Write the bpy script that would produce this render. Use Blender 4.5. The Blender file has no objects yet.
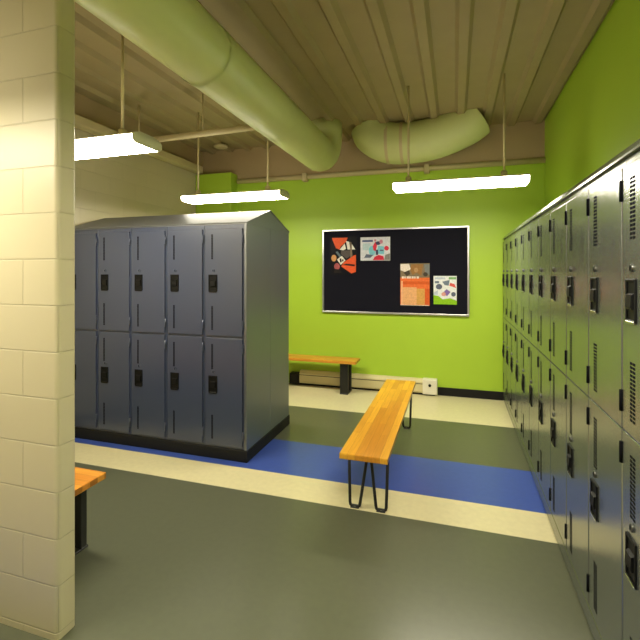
import bpy, bmesh, math, random
from mathutils import Vector, Matrix
random.seed(7)
PI = math.pi
C = bpy.context.scene.collection
S = bpy.context.scene

# ------------------------------------------------------------------ materials
def srgb(r, g, b):
    f = lambda c: (c/255)/12.92 if c/255 <= .04045 else ((c/255+.055)/1.055)**2.4
    return (f(r), f(g), f(b), 1)

def mat(name, col, rough=.5, metal=0., spec=.5, coat=0., noise=0., nscale=8., bump=0., bscale=60., emit=None, estr=0., ior=1.5, ripple=0.):
    m = bpy.data.materials.new(name); m.use_nodes = True
    nt = m.node_tree; p = nt.nodes['Principled BSDF']
    if len(col) == 3: col = (*col, 1)
    p.inputs['Base Color'].default_value = col
    p.inputs['Roughness'].default_value = rough
    p.inputs['Metallic'].default_value = metal
    p.inputs['IOR'].default_value = ior
    p.inputs['Specular IOR Level'].default_value = spec
    p.inputs['Coat Weight'].default_value = coat
    p.inputs['Coat Roughness'].default_value = .08
    if emit:
        p.inputs['Emission Color'].default_value = (*emit, 1)
        p.inputs['Emission Strength'].default_value = estr
    tc = nt.nodes.new('ShaderNodeTexCoord')
    if noise:
        n = nt.nodes.new('ShaderNodeTexNoise'); n.inputs['Scale'].default_value = nscale
        n.inputs['Detail'].default_value = 4
        nt.links.new(tc.outputs['Object'], n.inputs['Vector'])
        mx = nt.nodes.new('ShaderNodeMix'); mx.data_type = 'RGBA'
        mx.inputs[6].default_value = tuple(c*(1-noise) for c in col[:3])+(1,)
        mx.inputs[7].default_value = tuple(min(1, c*(1+noise)) for c in col[:3])+(1,)
        nt.links.new(n.outputs['Fac'], mx.inputs[0]); nt.links.new(mx.outputs[2], p.inputs['Base Color'])
    if ripple:      # faint rolling marks of pressed sheet steel, running up the door
        mp = nt.nodes.new('ShaderNodeMapping'); mp.inputs['Scale'].default_value = (420, 420, 2)
        nt.links.new(tc.outputs['Object'], mp.inputs[0])
        n3 = nt.nodes.new('ShaderNodeTexNoise'); n3.inputs['Scale'].default_value = 1; n3.inputs['Detail'].default_value = 3
        nt.links.new(mp.outputs[0], n3.inputs['Vector'])
        b3 = nt.nodes.new('ShaderNodeBump'); b3.inputs['Strength'].default_value = ripple; b3.inputs['Distance'].default_value = .004
        nt.links.new(n3.outputs['Fac'], b3.inputs['Height']); nt.links.new(b3.outputs['Normal'], p.inputs['Normal'])
    if bump:
        n2 = nt.nodes.new('ShaderNodeTexNoise'); n2.inputs['Scale'].default_value = bscale
        nt.links.new(tc.outputs['Object'], n2.inputs['Vector'])
        b = nt.nodes.new('ShaderNodeBump'); b.inputs['Strength'].default_value = bump
        b.inputs['Distance'].default_value = .004
        nt.links.new(n2.outputs['Fac'], b.inputs['Height']); nt.links.new(b.outputs['Normal'], p.inputs['Normal'])
    return m

def block_mat(name, col):
    """painted concrete block: courses of 0.203 m with shallow tooled joints"""
    m = mat(name, col, rough=.38, spec=.4)
    nt = m.node_tree; p = nt.nodes['Principled BSDF']
    tc = nt.nodes.new('ShaderNodeTexCoord'); sp = nt.nodes.new('ShaderNodeSeparateXYZ')
    nt.links.new(tc.outputs['Object'], sp.inputs[0])
    ad = nt.nodes.new('ShaderNodeMath'); ad.operation = 'ADD'
    nt.links.new(sp.outputs['X'], ad.inputs[0]); nt.links.new(sp.outputs['Y'], ad.inputs[1])
    cm = nt.nodes.new('ShaderNodeCombineXYZ')
    a2 = nt.nodes.new('ShaderNodeMath'); a2.operation = 'ADD'; a2.inputs[1].default_value = -.031
    nt.links.new(sp.outputs['Z'], a2.inputs[0])
    nt.links.new(ad.outputs[0], cm.inputs[0]); nt.links.new(a2.outputs[0], cm.inputs[1])
    br = nt.nodes.new('ShaderNodeTexBrick')
    br.inputs['Scale'].default_value = 1; br.inputs['Mortar Size'].default_value = .004
    br.inputs['Mortar Smooth'].default_value = .5
    br.inputs['Brick Width'].default_value = .406; br.inputs['Row Height'].default_value = .203
    br.inputs['Color1'].default_value = col; br.inputs['Color2'].default_value = tuple(c*.97 for c in col[:3])+(1,)
    br.inputs['Mortar'].default_value = tuple(c*.91 for c in col[:3])+(1,)
    nt.links.new(cm.outputs[0], br.inputs['Vector']); nt.links.new(br.outputs['Color'], p.inputs['Base Color'])
    iv = nt.nodes.new('ShaderNodeMath'); iv.operation = 'SUBTRACT'; iv.inputs[0].default_value = 1
    nt.links.new(br.outputs['Fac'], iv.inputs[1])
    b = nt.nodes.new('ShaderNodeBump'); b.inputs['Strength'].default_value = .7; b.inputs['Distance'].default_value = .004
    nt.links.new(iv.outputs[0], b.inputs['Height']); nt.links.new(b.outputs['Normal'], p.inputs['Normal'])
    return m

def floor_mat():
    m = mat('striped_vinyl', (1, 1, 1, 1), rough=.28, spec=.45)
    nt = m.node_tree; p = nt.nodes['Principled BSDF']
    tc = nt.nodes.new('ShaderNodeTexCoord'); sp = nt.nodes.new('ShaderNodeSeparateXYZ')
    nt.links.new(tc.outputs['Object'], sp.inputs[0])
    mr = nt.nodes.new('ShaderNodeMapRange')
    mr.inputs['From Min'].default_value = 0; mr.inputs['From Max'].default_value = 6
    nt.links.new(sp.outputs['Y'], mr.inputs['Value'])
    cr = nt.nodes.new('ShaderNodeValToRGB'); cr.color_ramp.interpolation = 'CONSTANT'
    e = cr.color_ramp.elements
    cream, green, blue = FLOOR_CREAM, FLOOR_GREEN, FLOOR_BLUE
    stops = [(0, cream), (.6, blue), (1.25, green), (2.83, cream), (3.16, blue), (3.79, green), (4.79, cream)]
    e[0].position = 0; e[0].color = stops[0][1]
    e[1].position = stops[1][0]/6; e[1].color = stops[1][1]
    for y, c in stops[2:]:
        k = e.new(y/6); k.color = c
    nt.links.new(mr.outputs[0], cr.inputs[0])
    n = nt.nodes.new('ShaderNodeTexNoise'); n.inputs['Scale'].default_value = 25; n.inputs['Detail'].default_value = 6
    nt.links.new(tc.outputs['Object'], n.inputs['Vector'])
    m2 = nt.nodes.new('ShaderNodeMapRange'); m2.inputs['To Min'].default_value = .9; m2.inputs['To Max'].default_value = 1.1
    nt.links.new(n.outputs['Fac'], m2.inputs['Value'])
    mx = nt.nodes.new('ShaderNodeMix'); mx.data_type = 'RGBA'; mx.blend_type = 'MULTIPLY'; mx.inputs[0].default_value = 1
    nt.links.new(cr.outputs[0], mx.inputs[6]); nt.links.new(m2.outputs[0], mx.inputs[7])
    nt.links.new(mx.outputs[2], p.inputs['Base Color'])
    return m

def wood_mat(name, along='Y', c1=(.54, .22, .020, 1), c2=(.80, .42, .034, 1)):
    """butcher-block staves running along the plank"""
    m = mat(name, c1, rough=.3, spec=.45, coat=.25)
    nt = m.node_tree; p = nt.nodes['Principled BSDF']
    tc = nt.nodes.new('ShaderNodeTexCoord'); mp = nt.nodes.new('ShaderNodeMapping')
    if along == 'Y': mp.inputs['Rotation'].default_value = (0, 0, PI/2)
    nt.links.new(tc.outputs['Object'], mp.inputs[0])
    br = nt.nodes.new('ShaderNodeTexBrick'); br.inputs['Scale'].default_value = 1
    br.inputs['Mortar Size'].default_value = .0008; br.inputs['Brick Width'].default_value = .62
    br.inputs['Row Height'].default_value = .052; br.offset = .37
    br.inputs['Color1'].default_value = c1; br.inputs['Color2'].default_value = c2
    br.inputs['Mortar'].default_value = tuple(c*.6 for c in c1[:3])+(1,)
    nt.links.new(mp.outputs[0], br.inputs['Vector'])
    n = nt.nodes.new('ShaderNodeTexNoise'); n.inputs['Scale'].default_value = 6; n.inputs['Detail'].default_value = 5
    m3 = nt.nodes.new('ShaderNodeMapping'); m3.inputs['Scale'].default_value = (1, 14, 6)
    nt.links.new(mp.outputs[0], m3.inputs[0]); nt.links.new(m3.outputs[0], n.inputs['Vector'])
    m2 = nt.nodes.new('ShaderNodeMapRange'); m2.inputs['To Min'].default_value = .75; m2.inputs['To Max'].default_value = 1.2
    nt.links.new(n.outputs['Fac'], m2.inputs['Value'])
    mx = nt.nodes.new('ShaderNodeMix'); mx.data_type = 'RGBA'; mx.blend_type = 'MULTIPLY'; mx.inputs[0].default_value = 1
    nt.links.new(br.outputs['Color'], mx.inputs[6]); nt.links.new(m2.outputs[0], mx.inputs[7])
    nt.links.new(mx.outputs[2], p.inputs['Base Color'])
    return m

FLOOR_CREAM = (.66, .60, .36, 1); FLOOR_GREEN = (.10, .107, .066, 1); FLOOR_BLUE = (.045, .085, .36, 1)
LAMP = (1., .93, .74)
LAMP_STRENGTH = 24.
M = dict(
    green=mat('green_paint', (.40, .60, .045), rough=.42, spec=.35, noise=.03, nscale=3, bump=.15, bscale=120),
    cream=block_mat('cream_block_paint', (.56, .495, .325, 1)),
    brown=mat('brown_bulkhead', (.42, .31, .16), rough=.7, noise=.08, nscale=4),
    deck=mat('brown_roof_deck', (.34, .27, .13), rough=.7, noise=.08, nscale=5),
    tan=mat('tan_paint', (.56, .47, .26), rough=.5),
    duct=mat('duct_paint', (.60, .64, .28), rough=.45, noise=.05, nscale=6),
    floor=floor_mat(),
    black=mat('black_vinyl', (.009, .009, .009), rough=.6, spec=.25),
    steel=mat('slate_locker_enamel', (.034, .047, .098), rough=.32, ior=1.85),
    steel_r=mat('slate_locker_gloss', (.085, .096, .085), rough=.19, ior=2.8, ripple=.14),
    steel_end=mat('slate_end_sheet', (.042, .055, .075), rough=.42, ior=2.6),
    hood=mat('grey_locker_top', (.12, .125, .13), rough=.45, ior=1.6),
    slot=mat('dark_slot', (.006, .006, .007), rough=.9, spec=.05),
    plastic=mat('black_plastic', (.006, .006, .006), rough=.5, spec=.2),
    chrome=mat('latch_metal', (.55, .55, .5), rough=.25, metal=1.),
    lock=mat('lock_metal', (.16, .16, .15), rough=.35, metal=1.),
    wood=wood_mat('orange_butcher_block', 'Y'),
    wood_x=wood_mat('orange_butcher_block_cross', 'X', (.60, .22, .025, 1), (.74, .33, .04, 1)),
    iron=mat('black_iron', (.012, .012, .012), rough=.4, spec=.5),
    alu=mat('aluminium', (.62, .62, .62), rough=.32, metal=.85),
    felt=mat('black_felt', (.0098, .0098, .0165), rough=.95, spec=.1, bump=.3, bscale=300),
    white_metal=mat('white_enamel', (.78, .74, .60), rough=.4),
    lens=mat('lamp_lens', (.9, .9, .85), rough=.4, emit=LAMP, estr=LAMP_STRENGTH),
    lens_side=mat('lamp_lens_side', (.9, .9, .85), rough=.4, emit=LAMP, estr=10.),
    heater=mat('cream_enamel', (.66, .58, .32), rough=.4),
    paper=mat('white_paper', (.80, .80, .80), rough=.5),
)

# ------------------------------------------------------------------ mesh helpers
class MB:
    def __init__(s): s.bm = bmesh.new(); s.mi = 0
    def box(s, x0, x1, y0, y1, z0, z1, bevel=0., seg=1):
        r = bmesh.ops.create_cube(s.bm, size=1)
        vs = r['verts']
        bmesh.ops.scale(s.bm, vec=(x1-x0, y1-y0, z1-z0), verts=vs)
        bmesh.ops.translate(s.bm, vec=((x0+x1)/2, (y0+y1)/2, (z0+z1)/2), verts=vs)
        fs = set(f for v in vs for f in v.link_faces)
        for f in fs: f.material_index = s.mi
        if bevel:
            es = list(set(e for v in vs for e in v.link_edges))
            bmesh.ops.bevel(s.bm, geom=es, offset=bevel, segments=seg, affect='EDGES', profile=.5)
        return s
    def poly(s, pts):
        f = s.bm.faces.new([s.bm.verts.new(p) for p in pts]); f.material_index = s.mi
        return s
    def prism(s, prof, a0, a1, axis='X'):
        """profile of 2-D points extruded along an axis (X: (y,z); Y: (x,z); Z: (x,y))"""
        def P(p, a):
            return {'X': (a, p[0], p[1]), 'Y': (p[0], a, p[1]), 'Z': (p[0], p[1], a)}[axis]
        A = [s.bm.verts.new(P(p, a0)) for p in prof]; B = [s.bm.verts.new(P(p, a1)) for p in prof]
        n = len(prof); fs = [s.bm.faces.new(A), s.bm.faces.new(B[::-1])]
        for i in range(n): fs.append(s.bm.faces.new((A[i], B[i], B[(i+1) % n], A[(i+1) % n])))
        for f in fs: f.material_index = s.mi
        bmesh.ops.recalc_face_normals(s.bm, faces=fs)
        return s
    def tube(s, path, r, n=12, cap=True, smooth=True):
        path = [Vector(p) for p in path]
        rad = r if isinstance(r, (list, tuple)) else [r]*len(path)
        rings = []; ref = None
        for i, p in enumerate(path):
            t = (path[min(i+1, len(path)-1)]-path[max(i-1, 0)]).normalized()
            if ref is None:
                ref = Vector((0, 0, 1)) if abs(t.z) < .9 else Vector((1, 0, 0))
            u = (ref-t*ref.dot(t)).normalized(); v = t.cross(u); ref = u
            rings.append([s.bm.verts.new(p+(u*math.cos(2*PI*k/n)+v*math.sin(2*PI*k/n))*rad[i]) for k in range(n)])
        for a, b in zip(rings, rings[1:]):
            for k in range(n):
                f = s.bm.faces.new((a[k], a[(k+1) % n], b[(k+1) % n], b[k])); f.smooth = smooth; f.material_index = s.mi
        if cap:
            for rr in (rings[0][::-1], rings[-1]):
                f = s.bm.faces.new(rr); f.material_index = s.mi
        return s
    def build(s, name, mats, parent=None):
        bmesh.ops.recalc_face_normals(s.bm, faces=s.bm.faces)
        me = bpy.data.meshes.new(name); s.bm.to_mesh(me); s.bm.free()
        for m in (mats if isinstance(mats, (list, tuple)) else [mats]): me.materials.append(m)
        o = bpy.data.objects.new(name, me); C.objects.link(o)
        if parent: o.parent = parent
        return o

def smooth_path(pts, k=6):
    """Catmull-Rom through the points"""
    pts = [Vector(p) for p in pts]; out = []
    for i in range(len(pts)-1):
        p0, p1, p2, p3 = pts[max(i-1, 0)], pts[i], pts[i+1], pts[min(i+2, len(pts)-1)]
        for j in range(k):
            t = j/k
            out.append(.5*((2*p1)+(p2-p0)*t+(2*p0-5*p1+4*p2-p3)*t*t+(3*p1-p0-3*p2+p3)*t**3))
    out.append(pts[-1]); return out

def struct(name, mb, m):
    o = mb.build(name, m); o['kind'] = 'structure'; return o

def tag(o, label, cat, group=None):
    o['label'] = label; o['category'] = cat
    if group: o['group'] = group
    return o

def thing(name, label, cat, loc=(0, 0, 0), rz=0, group=None):
    o = bpy.data.objects.new(name, None); C.objects.link(o)
    o.location = loc; o.rotation_euler = (0, 0, rz); o.empty_display_size = .1
    return tag(o, label, cat, group)

def copy_tree(o, parent=None):
    c = o.copy(); C.objects.link(c)
    if parent: c.parent = parent
    for ch in list(o.children): copy_tree(ch, c)
    return c

# ------------------------------------------------------------------ room shell
XL, XR, YB, YF, ZC = -3.72, 1.04, 5.8, -2.2, 3.45
ZG = 2.95           # top of the green paint on the back wall
struct('floor', MB().box(XL-.1, XR+.1, YF-.1, YB+.1, -.1, 0), M['floor'])
struct('wall_back', MB().box(XL, XR, YB, YB+.15, 0, ZG), M['green'])
struct('trim_1', MB().box(XL, XR, YB, YB+.15, ZG, ZC), M['brown'])
struct('wall_right', MB().box(XR, XR+.15, YF, YB+.15, 0, ZC), M['green'])
wl = MB().box(XL-.15, XL, YF, YB+.15, 0, 3.08)
struct('wall_left', wl, M['cream'])
struct('trim_2', MB().box(XL-.15, XL, YF, YB+.15, 3.08, ZC), M['brown'])
struct('wall_front', MB().box(XL, XR, YF-.15, YF, 0, ZC), M['cream'])
# block partition whose end stands at the left of the view (rounded nose)
pw = MB()
R_, x1, y0, y1 = .022, -1.64, 1.434, 1.535
prof = [(XL, y0)]
for k in range(7):
    a = -PI/2+k*PI/12; prof.append((x1-R_+R_*math.cos(a), y0+R_+R_*math.sin(a)))
for k in range(7):
    a = k*PI/12; prof.append((x1-R_+R_*math.cos(a), y1-R_+R_*math.sin(a)))
prof.append((XL, y1))
pw.prism(prof, 0, ZC, 'Z')
struct('wall_partition', pw, M['cream'])
# green chase in the back left corner
struct('wall_corner', MB().box(XL, -3.12, 5.6, YB, 0, 3.06, bevel=.012, seg=2), M['green'])
# roof deck with ribs running away from the camera
dk = MB().box(XL-.15, XR+.15, YF-.15, YB+.15, ZC, ZC+.1)
x = XL+.12
while x < XR-.1:
    dk.prism([(x, ZC+.001), (x+.03, ZC-.04), (x+.10, ZC-.04), (x+.13, ZC+.001)], YF, YB, 'Y'); x += .3
struct('ceiling', dk, M['deck'])
struct('baseboard_back', MB().box(-.215, .575, 5.785, YB, 0, .105, bevel=.003), M['black'])
struct('baseboard_left', MB().box(XL, XL+.015, 1.54, 3.24, 0, .105, bevel=.003), M['black'])

# ------------------------------------------------------------------ lockers
Z0, ZT, ZM = .10, 2.005, 1.045
def make_locker(w, d, enamel, label, group, bright):
    t = thing('locker', label, 'locker', group=group)
    MB().box(.001, w-.001, .0, d, Z0, ZT, bevel=.002).build('body', enamel, t)
    for za, zb in ((Z0+.02, ZM-.008), (ZM+.008, ZT-.035)):
        if bright: za, zb = (za, zb+.0062) if za < .5 else (za-.0062, zb)
        dr = MB()
        xa, xb, yf = (.006, w-.004, -.014) if bright else (.02, w-.016, -.014)
        dr.box(xa, xb, yf, -.001, za, zb, bevel=.004, seg=2)
        door = dr.build('door', enamel, t)
        zh = za+.455 if za < .5 else za+.385            # bottom of the handle cup
        zh = .565 if za < .5 else 1.432
        hx0, hx1, hz1 = .048, .132, zh+.145
        # recessed lift handle: bezel ring, dark cup, lifting tongue
        h = MB()
        h.box(hx0, hx1, yf-.0012, yf, zh, hz1)
        h.box(hx0, hx0+.008, yf-.007, yf-.001, zh, hz1, bevel=.002)
        h.box(hx1-.008, hx1, yf-.007, yf-.001, zh, hz1, bevel=.002)
        h.box(hx0+.008, hx1-.008, yf-.007, yf-.001, hz1-.010, hz1, bevel=.002)
        h.box(hx0+.008, hx1-.008, yf-.007, yf-.001, zh, zh+.008, bevel=.002)
        h.prism([(yf-.001, zh+.098), (yf-.012, zh+.092), (yf-.014, zh+.05), (yf-.010, zh+.042), (yf-.001, zh+.045)], hx0+.02, hx1-.016, 'X')
        hd = h.build('handle', M['plastic'], door)
        MB().box(hx0+.006, hx1-.006, yf-.0085, yf-.001, zh-.007, zh+.004, bevel=.002).build('latch', M['chrome'] if bright else M['plastic'], door)
        # round key lock above the cup
        lk = MB(); cx, cz = (hx0+hx1)/2+.004, hz1+.036
        lk.tube([(cx, yf+.002, cz), (cx, yf-.005, cz), (cx, yf-.0065, cz)], [.014, .014, .011], n=16)
        lk.mi = 1; lk.box(cx-.0018, cx+.0018, yf-.0085, yf-.007, cz-.008, cz+.008)
        lk.build('lock', [M['lock'] if bright else enamel, M['slot']], door)
        # louvre strips above and below the handle
        spans = ((zb-.26, zb-.045), (za+.05, za+.255)) if za > .5 else ((zb-.27, zb-.055), (za+.05, za+.255))
        for va, vb in spans:
            v = MB(); n = 15; st = (vb-va)/n
            for k in range(n):
                z = va+k*st
                vw = .018 if bright else .007
                for ox in (0, vw+(.006 if bright else .002)):
                    v.box(hx0+.026+ox, hx0+.026+vw+ox, yf-.0008, yf+.001, z, z+st*(.62 if bright else .86))
            v.build('vent', M['slot'], door)
        # hinge knuckles on the closing side
        for hz in (za+.06, zb-.12):
            hg = MB(); hg.tube([(xb-.002 if bright else xb+.008, yf-.001, hz), (xb-.002 if bright else xb+.008, yf-.001, hz+.075)], .0062, n=10)
            hg.build('hinge', M['slot'] if bright else enamel, door)
    return t

ORD = ['first', 'second', 'third', 'fourth', 'fifth', 'sixth', 'seventh', 'eighth', 'ninth', 'tenth', 'eleventh']
# freestanding back-to-back block
BX, BY, BW, BD = -1.687, 3.26, .385, .475
g1 = 'columns of the freestanding locker block'
lab = ['grey two-door locker column at the exposed right end of the freestanding block, facing the camera',
       'grey two-door locker column second from the exposed right end of the freestanding block',
       'grey two-door locker column in the middle of the five across the freestanding block',
       'grey two-door locker column fourth from the exposed right end of the freestanding block',
       'grey two-door locker column of the freestanding block partly hidden by the cream block wall']
p0 = make_locker(BW, BD, M['steel'], lab[0], g1, False)
for k in range(5):
    o = p0 if k == 0 else copy_tree(p0)
    o['label'] = lab[k]; o.location = (BX-BW*(k+1), BY, 0)
o = copy_tree(p0)
o['label'] = 'grey locker column at the rear of the freestanding block, showing only its side panel'
o.location = (BX, BY+2*BD, 0); o.rotation_euler = (0, 0, PI)
for prt, xe in ((p0, BW+.001), (o, -.001)):       # end sheets on the exposed side
    sg = 1 if prt is p0 else -1
    MB().box(min(xe, xe+sg*.021), max(xe, xe+sg*.021), -.010 if sg > 0 else .001, BD-.0015, Z0, ZT, bevel=.002).build('side_panel', M['steel_end'], prt)
t = thing('locker_plinth', 'black plinth under the freestanding grey locker block, standing on the blue stripe', 'locker base', (BX-BW*2.5, BY+BD, 0))
hw = BW*2.5
MB().box(-hw-.004, hw+.028, -BD-.012, BD+.012, 0, Z0-.001, bevel=.004).build('base_box', M['black'], t)
t = thing('locker_hood', 'sloping grey metal top with gabled end on the freestanding locker block', 'locker top', (BX-BW*2.5, BY+BD, ZT+.001))
h = MB(); h.prism([(-BD, 0), (-BD, .012), (0, .168), (BD, .012), (BD, 0)], -hw, hw+.021, 'X'); h.build('gable_box', M['steel_end'], t)
for sg, nm in ((-1, 'front_slope'), (1, 'rear_slope')):
    q = MB(); q.prism([(sg*(BD+.012), .009), (sg*(BD+.012), .014), (0, .176), (0, .169)], -hw-.004, hw+.028, 'X')
    q.build(nm, M['hood'], t)

# long row against the right wall
RX, RW, RY = .579, .40, 5.775
g2 = 'columns of the long locker row on the right wall'
p1 = make_locker(RW, .45, M['steel_r'], '', g2, True)
N = 11
for k in range(N):
    o = p1 if k == 0 else copy_tree(p1)
    if k == 0: L = 'two-door locker column of the right-hand row standing against the green back wall'
    elif k == 9: L = 'two-door locker column of the right-hand row, tenth from the back wall, perforations clearly visible'
    elif k == 10: L = 'nearest two-door locker column of the right-hand row, cut by the right edge of the picture'
    else: L = f'glossy two-door locker column, {ORD[k]} from the green back wall in the right-hand row'
    o['label'] = L; o.location = (RX, RY-RW*k, 0); o.rotation_euler = (0, 0, -PI/2)
t = thing('locker_plinth', 'low dark plinth under the long right-hand locker row', 'locker base', (RX, RY, 0))
MB().box(-.006, .45, -RW*N, 0, .012, Z0-.001, bevel=.003).build('base_box', M['steel_r'], t)
MB().box(.0, .45, -RW*N, 0, 0, .012).build('floor_strip', M['slot'], t)
t = thing('locker_hood', 'flat grey top with tilted front lip along the long right-hand locker row', 'locker top', (RX, RY, ZT+.001))
MB().box(.0, .45, -RW*N, 0, 0, .014).build('top_panel', M['hood'], t)
q = MB(); q.prism([(-.016, -.004), (-.016, .004), (.010, .040), (.018, .036), (-.002, .0005), (-.002, -.004)], -RW*N, 0, 'Y'); q.build('front_lip', M['steel_r'], t)

# ------------------------------------------------------------------ benches
t = thing('bench', 'orange butcher-block bench on black hairpin legs in the middle of the floor', 'bench', (-.553, 3.667, 0))
MB().box(-.156, .156, -1.0, 1.0, .402, .44, bevel=.006, seg=2).build('plank', M['wood'], t)
for ye in (-.80, .80):
    for sx in (-1, 1):
        lg = MB(); xo, xi = (-.138, -.006) if sx < 0 else (.127, .008)
        path = [(xo, ye, .398)]
        fo, fi = (-.132, -.062) if sx < 0 else (.116, .046)
        path += [(fo, ye, .03)] + [(fo-sx*.004, ye, .014), (fo-sx*.014, ye, .008)]
        path += [(fi+sx*.014, ye, .008), (fi+sx*.004, ye, .014), (fi, ye, .03), (xi, ye, .398)]
        lg.tube(path, .0105, n=10)
        lg.box(min(xo, xi)-.02, max(xo, xi)+.02, ye-.03, ye+.03, .397, .402)
        L = lg.build('leg', M['iron'], t)
        ft = MB(); cx = (fo+fi)/2
        ft.box(cx-.030, cx+.030, ye-.02, ye+.02, 0, .006, bevel=.002)
        fo_ = ft.build('foot', M['iron'], L)
        sc = MB(); sc.tube([(cx, ye-.004, .006), (cx, ye-.004, .011)], .009, n=10); sc.build('bolt', M['chrome'], L)

def panel_bench(name_label, loc, x0, x1, d):
    t = thing('bench', name_label, 'bench', loc)
    MB().box(x0, x1, -d/2, d/2, .402, .44, bevel=.006, seg=2).build('plank', M['wood_x'], t)
    for xe in (x1-.165, x0+.165):
        lg = MB()
        lg.box(xe-.055, xe+.055, -d/2+.03, -d/2+.075, .012, .397, bevel=.004)
        lg.box(xe-.055, xe+.055, d/2-.075, d/2-.03, .012, .397, bevel=.004)
        lg.box(xe-.055, xe+.055, -d/2+.02, d/2-.02, .392, .402)
        lg.box(xe-.055, xe+.055, -d/2+.02, d/2-.02, 0, .014, bevel=.003)
        lg.build('leg', M['iron'], t)
    return t
panel_bench('orange wooden bench standing along the green back wall behind the grey lockers', (-1.22, 5.56, 0), -1.9, 0, .27)
panel_bench('orange wooden bench end jutting out from behind the cream block wall', (-1.93, 1.84, 0), -1.7, 0, .34)

# ------------------------------------------------------------------ baseboard heater
t = thing('baseboard_heater', 'cream baseboard heater along the foot of the green back wall', 'heater', (0, YB, 0))
MB().prism([(0, .03), (-.075, .03), (-.085, .05), (-.085, .17), (-.05, .205), (0, .205)], -2.1, -.40, 'X').build('casing', M['heater'], t)
MB().box(-2.1, -.4, -.0875, -.084, .145, .152).build('grille_slot', M['slot'], t)
MB().box(-.40, -.218, -.10, 0, .02, .215, bevel=.008, seg=2).build('control_box', M['white_metal'], t)
MB().tube([(-.31, -.099, .14), (-.31, -.112, .14)], .018, n=14).build('knob', M['slot'], t)
MB().box(-2.24, -2.10, -.115, 0, .02, .17, bevel=.006).build('end_cap', M['black'], t)
MB().box(-2.2, -.25, -.05, 0, 0, .03).build('toe_shadow_strip', M['black'], t)  # black strip stands in for the shadow under the heater casing

# ------------------------------------------------------------------ bulletin board and papers
bx0, bx1, bz0, bz1 = -1.778, .174, 1.035, 2.19
t = thing('bulletin_board', 'large black felt bulletin board in thin aluminium frame on the green wall', 'board', ((bx0+bx1)/2, YB, bz0))
bw, bh = (bx1-bx0)/2, bz1-bz0
MB().box(-bw+.01, bw-.01, -.025, -.001, .01, bh-.01).build('felt_panel', M['felt'], t)
fr = MB(); fw = .024
for a in ((-bw, bw, 0, fw), (-bw, bw, bh-fw, bh)): fr.box(a[0], a[1], -.036, -.001, a[2], a[3], bevel=.004, seg=2)
for a in ((-bw, -bw+fw), (bw-fw, bw)): fr.box(a[0], a[1], -.036, -.001, fw, bh-fw, bevel=.004, seg=2)
fr.build('frame', M['alu'], t)

def inks(*cols):
    return [mat('printed_ink', srgb(*c), rough=.45, noise=.3, nscale=45) for c in cols]

def paper(name, label, cat, x0, x1, z0, z1, shapes, cols, tilt=0.):
    """thin sheet with printed shapes (u,v from its lower left, 0..1) set a hair above the sheet"""
    t = thing(name, label, cat, (x0, YB-.026, z0), group='sheets pinned to the bulletin board')
    t.rotation_euler = (0, tilt, 0)
    w, h = x1-x0, z1-z0
    MB().box(0, w, -.002, 0, 0, h).build('sheet', inks(cols[0])[0], t).data.materials[0].node_tree.nodes['Principled BSDF'].inputs['Specular IOR Level'].default_value = .1
    ms = inks(*cols)
    for m_ in ms: m_.node_tree.nodes['Principled BSDF'].inputs['Specular IOR Level'].default_value = .1
    p = MB(); lay = 0
    for ci, pts in shapes:
        lay += 1; p.mi = ci
        y = -.002-.00006*lay-.0002
        p.poly([(u*w, y, v*h) for u, v in pts])
    p.build('print', ms, t)
    return t
def rect(u0, v0, u1, v1): return [(u0, v0), (u1, v0), (u1, v1), (u0, v1)]
def blob(u, v, ru, rv, n=12): return [(u+ru*math.cos(2*PI*k/n), v+rv*math.sin(2*PI*k/n)) for k in range(n)]

# dark poster with orange blocks
paper('poster', 'black poster with orange shapes and white slashes at the left of the board', 'poster', -1.662, -1.285, 1.56, 2.09, [
    (1, [(.06, .97), (.66, .97), (.60, .86), (.40, .74), (.36, .66), (.22, .70), (.12, .86)]),
    (1, [(.97, .52), (.97, .08), (.80, .04), (.42, .22), (.50, .32), (.88, .50)]),
    (5, [(.45, .26), (.93, .22), (.93, .27), (.62, .29)]),
    (2, [(.36, .66), (.55, .82), (.60, .68), (.50, .64)]),
    (2, [(.60, .88), (.72, .86), (.76, .66), (.66, .66)]),
    (2, [(.82, .80), (.95, .66), (.82, .66)]),
    (4, [(.42, .64), (.80, .64), (.78, .50), (.62, .42), (.40, .54)]),
    (6, [(.76, .86), (.80, .84), (.84, .50), (.76, .42)]),
    (3, [(.20, .60), (.28, .62), (.50, .42), (.44, .38)]),
    (2, [(.26, .40), (.44, .50), (.58, .38), (.40, .26)]),
    (0, [(.36, .42), (.42, .44), (.44, .34), (.38, .32)]),
    (0, blob(.48, .38, .03, .03)),
    (7, blob(.14, .44, .10, .09)),
    (8, blob(.26, .22, .11, .09)),
    (5, [(.14, .05), (.44, .05), (.38, .14), (.16, .16)]),
], [(20, 20, 26), (226, 92, 52), (225, 222, 214), (96, 110, 120), (88, 80, 78), (40, 34, 34), (128, 110, 92), (205, 150, 96), (176, 92, 96)])
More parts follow.
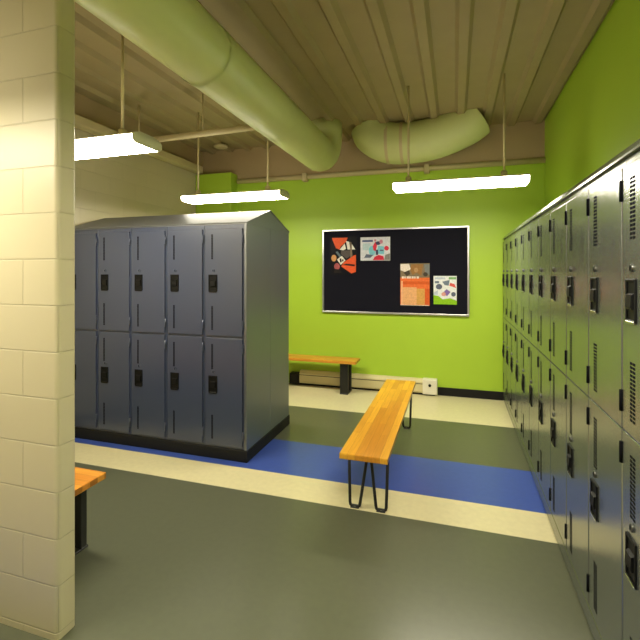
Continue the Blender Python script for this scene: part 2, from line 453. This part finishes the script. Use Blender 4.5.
# pale landscape print
sh = [(1, rect(.06, .80, .42, .88)), (2, rect(.08, .45, .34, .74)), (3, blob(.40, .42, .12, .22)), (4, [(.42, .62), (.50, .80), (.58, .74), (.52, .40), (.44, .44)]),
      (5, blob(.60, .74, .09, .08)), (3, [(.56, .30), (.80, .26), (.80, .60), (.60, .62)]), (4, blob(.88, .52, .08, .10)),
      (6, [(.12, .12), (.34, .12), (.44, .24), (.20, .28)]), (4, [(.42, .02), (.80, .02), (.78, .18), (.62, .24), (.48, .16)]),
      (5, rect(.52, .24, .60, .46)), (7, blob(.70, .80, .06, .09)), (8, [(.80, .02), (.99, .02), (.99, .30), (.84, .24)]), (7, blob(.50, .86, .04, .05)), (6, rect(.66, .40, .78, .46))]
paper('poster', 'pale landscape print with red and blue figures, at the top of the board', 'poster', -1.232, -.828, 1.755, 2.072, sh,
      [(206, 208, 216), (70, 84, 130), (176, 196, 204), (124, 190, 206), (206, 52, 72), (66, 66, 96), (96, 104, 128), (196, 130, 150), (130, 128, 124)])
# orange leaflet with a photo band and a blurred pale heading
sh = [(1, rect(0, .64, 1, 1)), (2, [(.0, .98), (.30, .99), (.36, .86), (.20, .78), (.0, .84)]), (3, [(.38, .98), (.78, .98), (.72, .70), (.56, .78), (.42, .72), (.34, .84)]),
      (4, [(.10, .78), (.30, .84), (.34, .74), (.22, .70)]), (5, [(.82, .98), (1, .98), (1, .72), (.84, .80)]), (4, blob(.86, .74, .08, .05)), (9, blob(.54, .84, .07, .06)),
      (6, rect(0, 0, 1, .66)), (7, rect(.04, .50, 1, .57)), (8, rect(.03, .02, .56, .43)), (10, rect(.56, .02, .84, .40)), (11, rect(.02, .02, .08, .58))]
for k, wd in enumerate((.07, .05, .08, .06, .07, .05, .08)):
    u = .05+k*.085
    sh.append((2, rect(u, .64, u+wd, .69)))
sh += [(7, rect(.84, .02, 1, .40)), (2, rect(0, 0, .98, .012))]
paper('leaflet', 'large orange leaflet with a photo band on top, lower right of the board', 'leaflet', -.692, -.316, 1.16, 1.714, sh,
      [(222, 140, 88), (128, 112, 88), (226, 214, 204), (150, 110, 66), (72, 66, 56), (120, 124, 122), (224, 112, 60), (206, 92, 44), (222, 168, 118), (178, 140, 96), (206, 156, 84), (232, 178, 134)])
# white leaflet, green at the foot
sh = [(1, [(0, 0), (1, 0), (1, .14), (.72, .22), (.40, .18), (.2, .30), (0, .32)]), (2, blob(.24, .62, .14, .10)), (3, [(.38, .80), (.70, .86), (.66, .66), (.48, .68)]),
      (4, [(.68, .66), (.98, .58), (.90, .72), (.72, .76)]), (5, [(.34, .34), (.56, .54), (.74, .44), (.60, .30)]), (6, blob(.44, .36, .10, .07)), (2, blob(.86, .36, .10, .08)),
      (7, rect(.66, .88, .98, .96)), (3, rect(.06, .74, .24, .82)), (8, rect(.06, .88, .5, .95)), (8, [(.0, .40), (.2, .5), (.2, .34), (.0, .32)])]
paper('leaflet', 'small white leaflet with green foot, pinned right of the orange leaflet', 'leaflet', -.266, .021, 1.182, 1.549, sh,
      [(222, 226, 228), (140, 190, 40), (92, 100, 118), (110, 124, 140), (214, 92, 84), (128, 104, 170), (206, 150, 140), (120, 170, 110), (184, 196, 210)])

# ------------------------------------------------------------------ pendant lamps
def make_lamp():
    t = thing('pendant_light', '', 'lamp', group='suspended fluorescent lights')
    hl = .60
    # housing: shallow inverted tray; lens: wrapped trapezoid below
    MB().prism([(-.08, .085), (-.13, .066), (-.135, .059), (.135, .059), (.13, .066), (.08, .085)], -hl, hl, 'X').build('housing', M['white_metal'], t)
    df = MB(); df.prism([(-.135, .0585), (-.15, .05), (-.148, .018), (-.125, 0), (.125, 0), (.148, .018), (.15, .05), (.135, .0585)], -hl+.008, hl-.008, 'X')
    for f in df.bm.faces:           # prismatic lens: bright flat bottom, dimmer upturned sides
        f.normal_update()
        f.material_index = 0 if f.calc_center_median().z < .003 else 1
    df.build('diffuser', [M['lens'], M['lens_side']], t)
    for sx in (-1, 1):
        e = MB(); e.prism([(-.08, .085), (-.137, .066), (-.153, .051), (-.151, .017), (-.126, -.003), (.126, -.003), (.151, .017), (.153, .051), (.137, .066), (.08, .085)],
                          sx*hl-(.008 if sx > 0 else 0), sx*hl+(0 if sx > 0 else .007), 'X'); e.build('end_cap', M['white_metal'], t)
    for rx in (-.46, .40):
        r = MB(); r.tube([(rx, 0, .075), (rx, 0, ZC-2.395-.04)], .010, n=8)
        r.tube([(rx, 0, .075), (rx, 0, .125), (rx, 0, .135)], [.03, .028, .012], n=12)
        r.build('hanger_rod', M['tan'], t)
    return t
proto = make_lamp()
for ch in proto.children:
    if ch.name.split('.')[0] != 'hanger_rod':
        for v in ch.data.vertices: v.co.y *= .88; v.co.z *= .9
lamps = [((.028, 4.25), 'lit white fluorescent light hanging before the green wall above the bulletin board'),
         ((-2.325, 4.25), 'lit white fluorescent light hanging above the freestanding grey lockers'),
         ((-2.46, 2.28), 'nearest lit white fluorescent light at the left, partly behind the cream block wall'),
         ((.028, 1.0), 'lit fluorescent light above the camera beside the right-hand lockers'),
         ((-2.4, .70), 'lit fluorescent light above the camera in front of the cream block wall')]
for i, ((lx, ly), L) in enumerate(lamps):
    o = proto if i == 0 else copy_tree(proto)
    o.location = (lx, ly, 2.395); o['label'] = L

# ------------------------------------------------------------------ ducts and pipes overhead
t = thing('air_duct', 'round duct running overhead and elbowing upward at the green wall', 'duct', (-1.53, 0, 0))
path = [(0, -1.0, 2.99), (0, 2, 2.99), (0, 4.8, 2.99)]
for k in range(1, 9):
    a = k*PI/16; path.append((0, 4.8+.32*math.sin(a), 2.99+.32*(1-math.cos(a))))
path.append((0, 5.12, ZC-.005))
MB().tube(path, .20, n=32).build('pipe', M['duct'], t)
for yy in (1.2, 2.4, 3.6, 4.78):
    MB().tube([(0, yy-.02, 2.99), (0, yy+.02, 2.99)], .207, n=32, cap=False).build('band', M['duct'], t)
t = thing('air_duct', 'wide bulging duct curving across the ceiling above the bulletin board', 'duct', (0, 5.42, 0))
p2 = smooth_path([(-1.03, 0, 3.445), (-.98, 0, 3.33), (-.78, 0, 3.22), (-.5, 0, 3.20), (-.2, 0, 3.24), (.1, 0, 3.35), (.24, 0, 3.445)], 6)
MB().tube(p2, .25, n=32).build('pipe', M['duct'], t)
for xx, zz in ((-.80, 3.22), (-.62, 3.205)):
    b = MB(); b.tube([(xx-.018, 0, zz), (xx+.018, 0, zz)], .257, n=32, cap=False); b.build('strap', M['tan'], t)
t = thing('conduit', 'tan pipe along the top of the green back wall', 'pipe', (0, YB, ZG))
MB().tube([(-3.1, -.036, 0), (XR-.002, -.036, 0)], .035, n=14).build('pipe', M['tan'], t)
for xx in (-2.03, -.35):
    MB().box(xx-.035, xx+.035, -.09, .006, -.065, .05, bevel=.008).build('clamp', M['tan'], t)
for_hang = t = thing('conduit', 'tan pipe crossing below the roof deck above the grey lockers', 'pipe', (0, 3.9, 3.02))
MB().tube([(XL+.002, 0, 0), (-1.742, 0, .03)], .032, n=14).build('pipe', M['tan'], t)
for xx in (-3.3, -2.5):
    MB().tube([(xx, 0, .0), (xx, 0, ZC-3.02-.001)], .008, n=8).build('hanger', M['tan'], for_hang)
t = thing('conduit', 'tan beam-like pipe along the top of the cream left wall', 'pipe', (XL+.09, 0, 3.12))
MB().box(-.07, .05, 1.54, 5.595, -.05, .05, bevel=.01).build('pipe', M['tan'], t)
t = thing('smoke_detector', 'small round ceiling detector in front of the brown bulkhead', 'detector', (-3.2, 5.45, ZC-.04))
MB().tube([(0, 0, 0), (0, 0, -.02), (0, 0, -.035)], [.10, .10, .07], n=20).build('cover', M['tan'], t)

# ------------------------------------------------------------------ world, camera, view
w = bpy.data.worlds.new('World'); S.world = w; w.use_nodes = True
w.node_tree.nodes['Background'].inputs[0].default_value = (.9, .85, .7, 1)
w.node_tree.nodes['Background'].inputs[1].default_value = .3
cam = bpy.data.cameras.new('camera'); co = bpy.data.objects.new('camera', cam); C.objects.link(co)
co.location = (0, 0, 1.6); co.rotation_euler = (PI/2, 0, math.atan(135/430))
cam.sensor_width = 36; cam.lens = 430/640*36; cam.shift_y = -.075; cam.clip_start = .05
S.camera = co
S.view_settings.view_transform = 'Standard'; S.view_settings.look = 'None'
S.view_settings.exposure = 1.15; S.view_settings.gamma = 1
S.view_settings.use_curve_mapping = False
S.cycles.use_denoising = True
S.cycles.max_bounces = 12
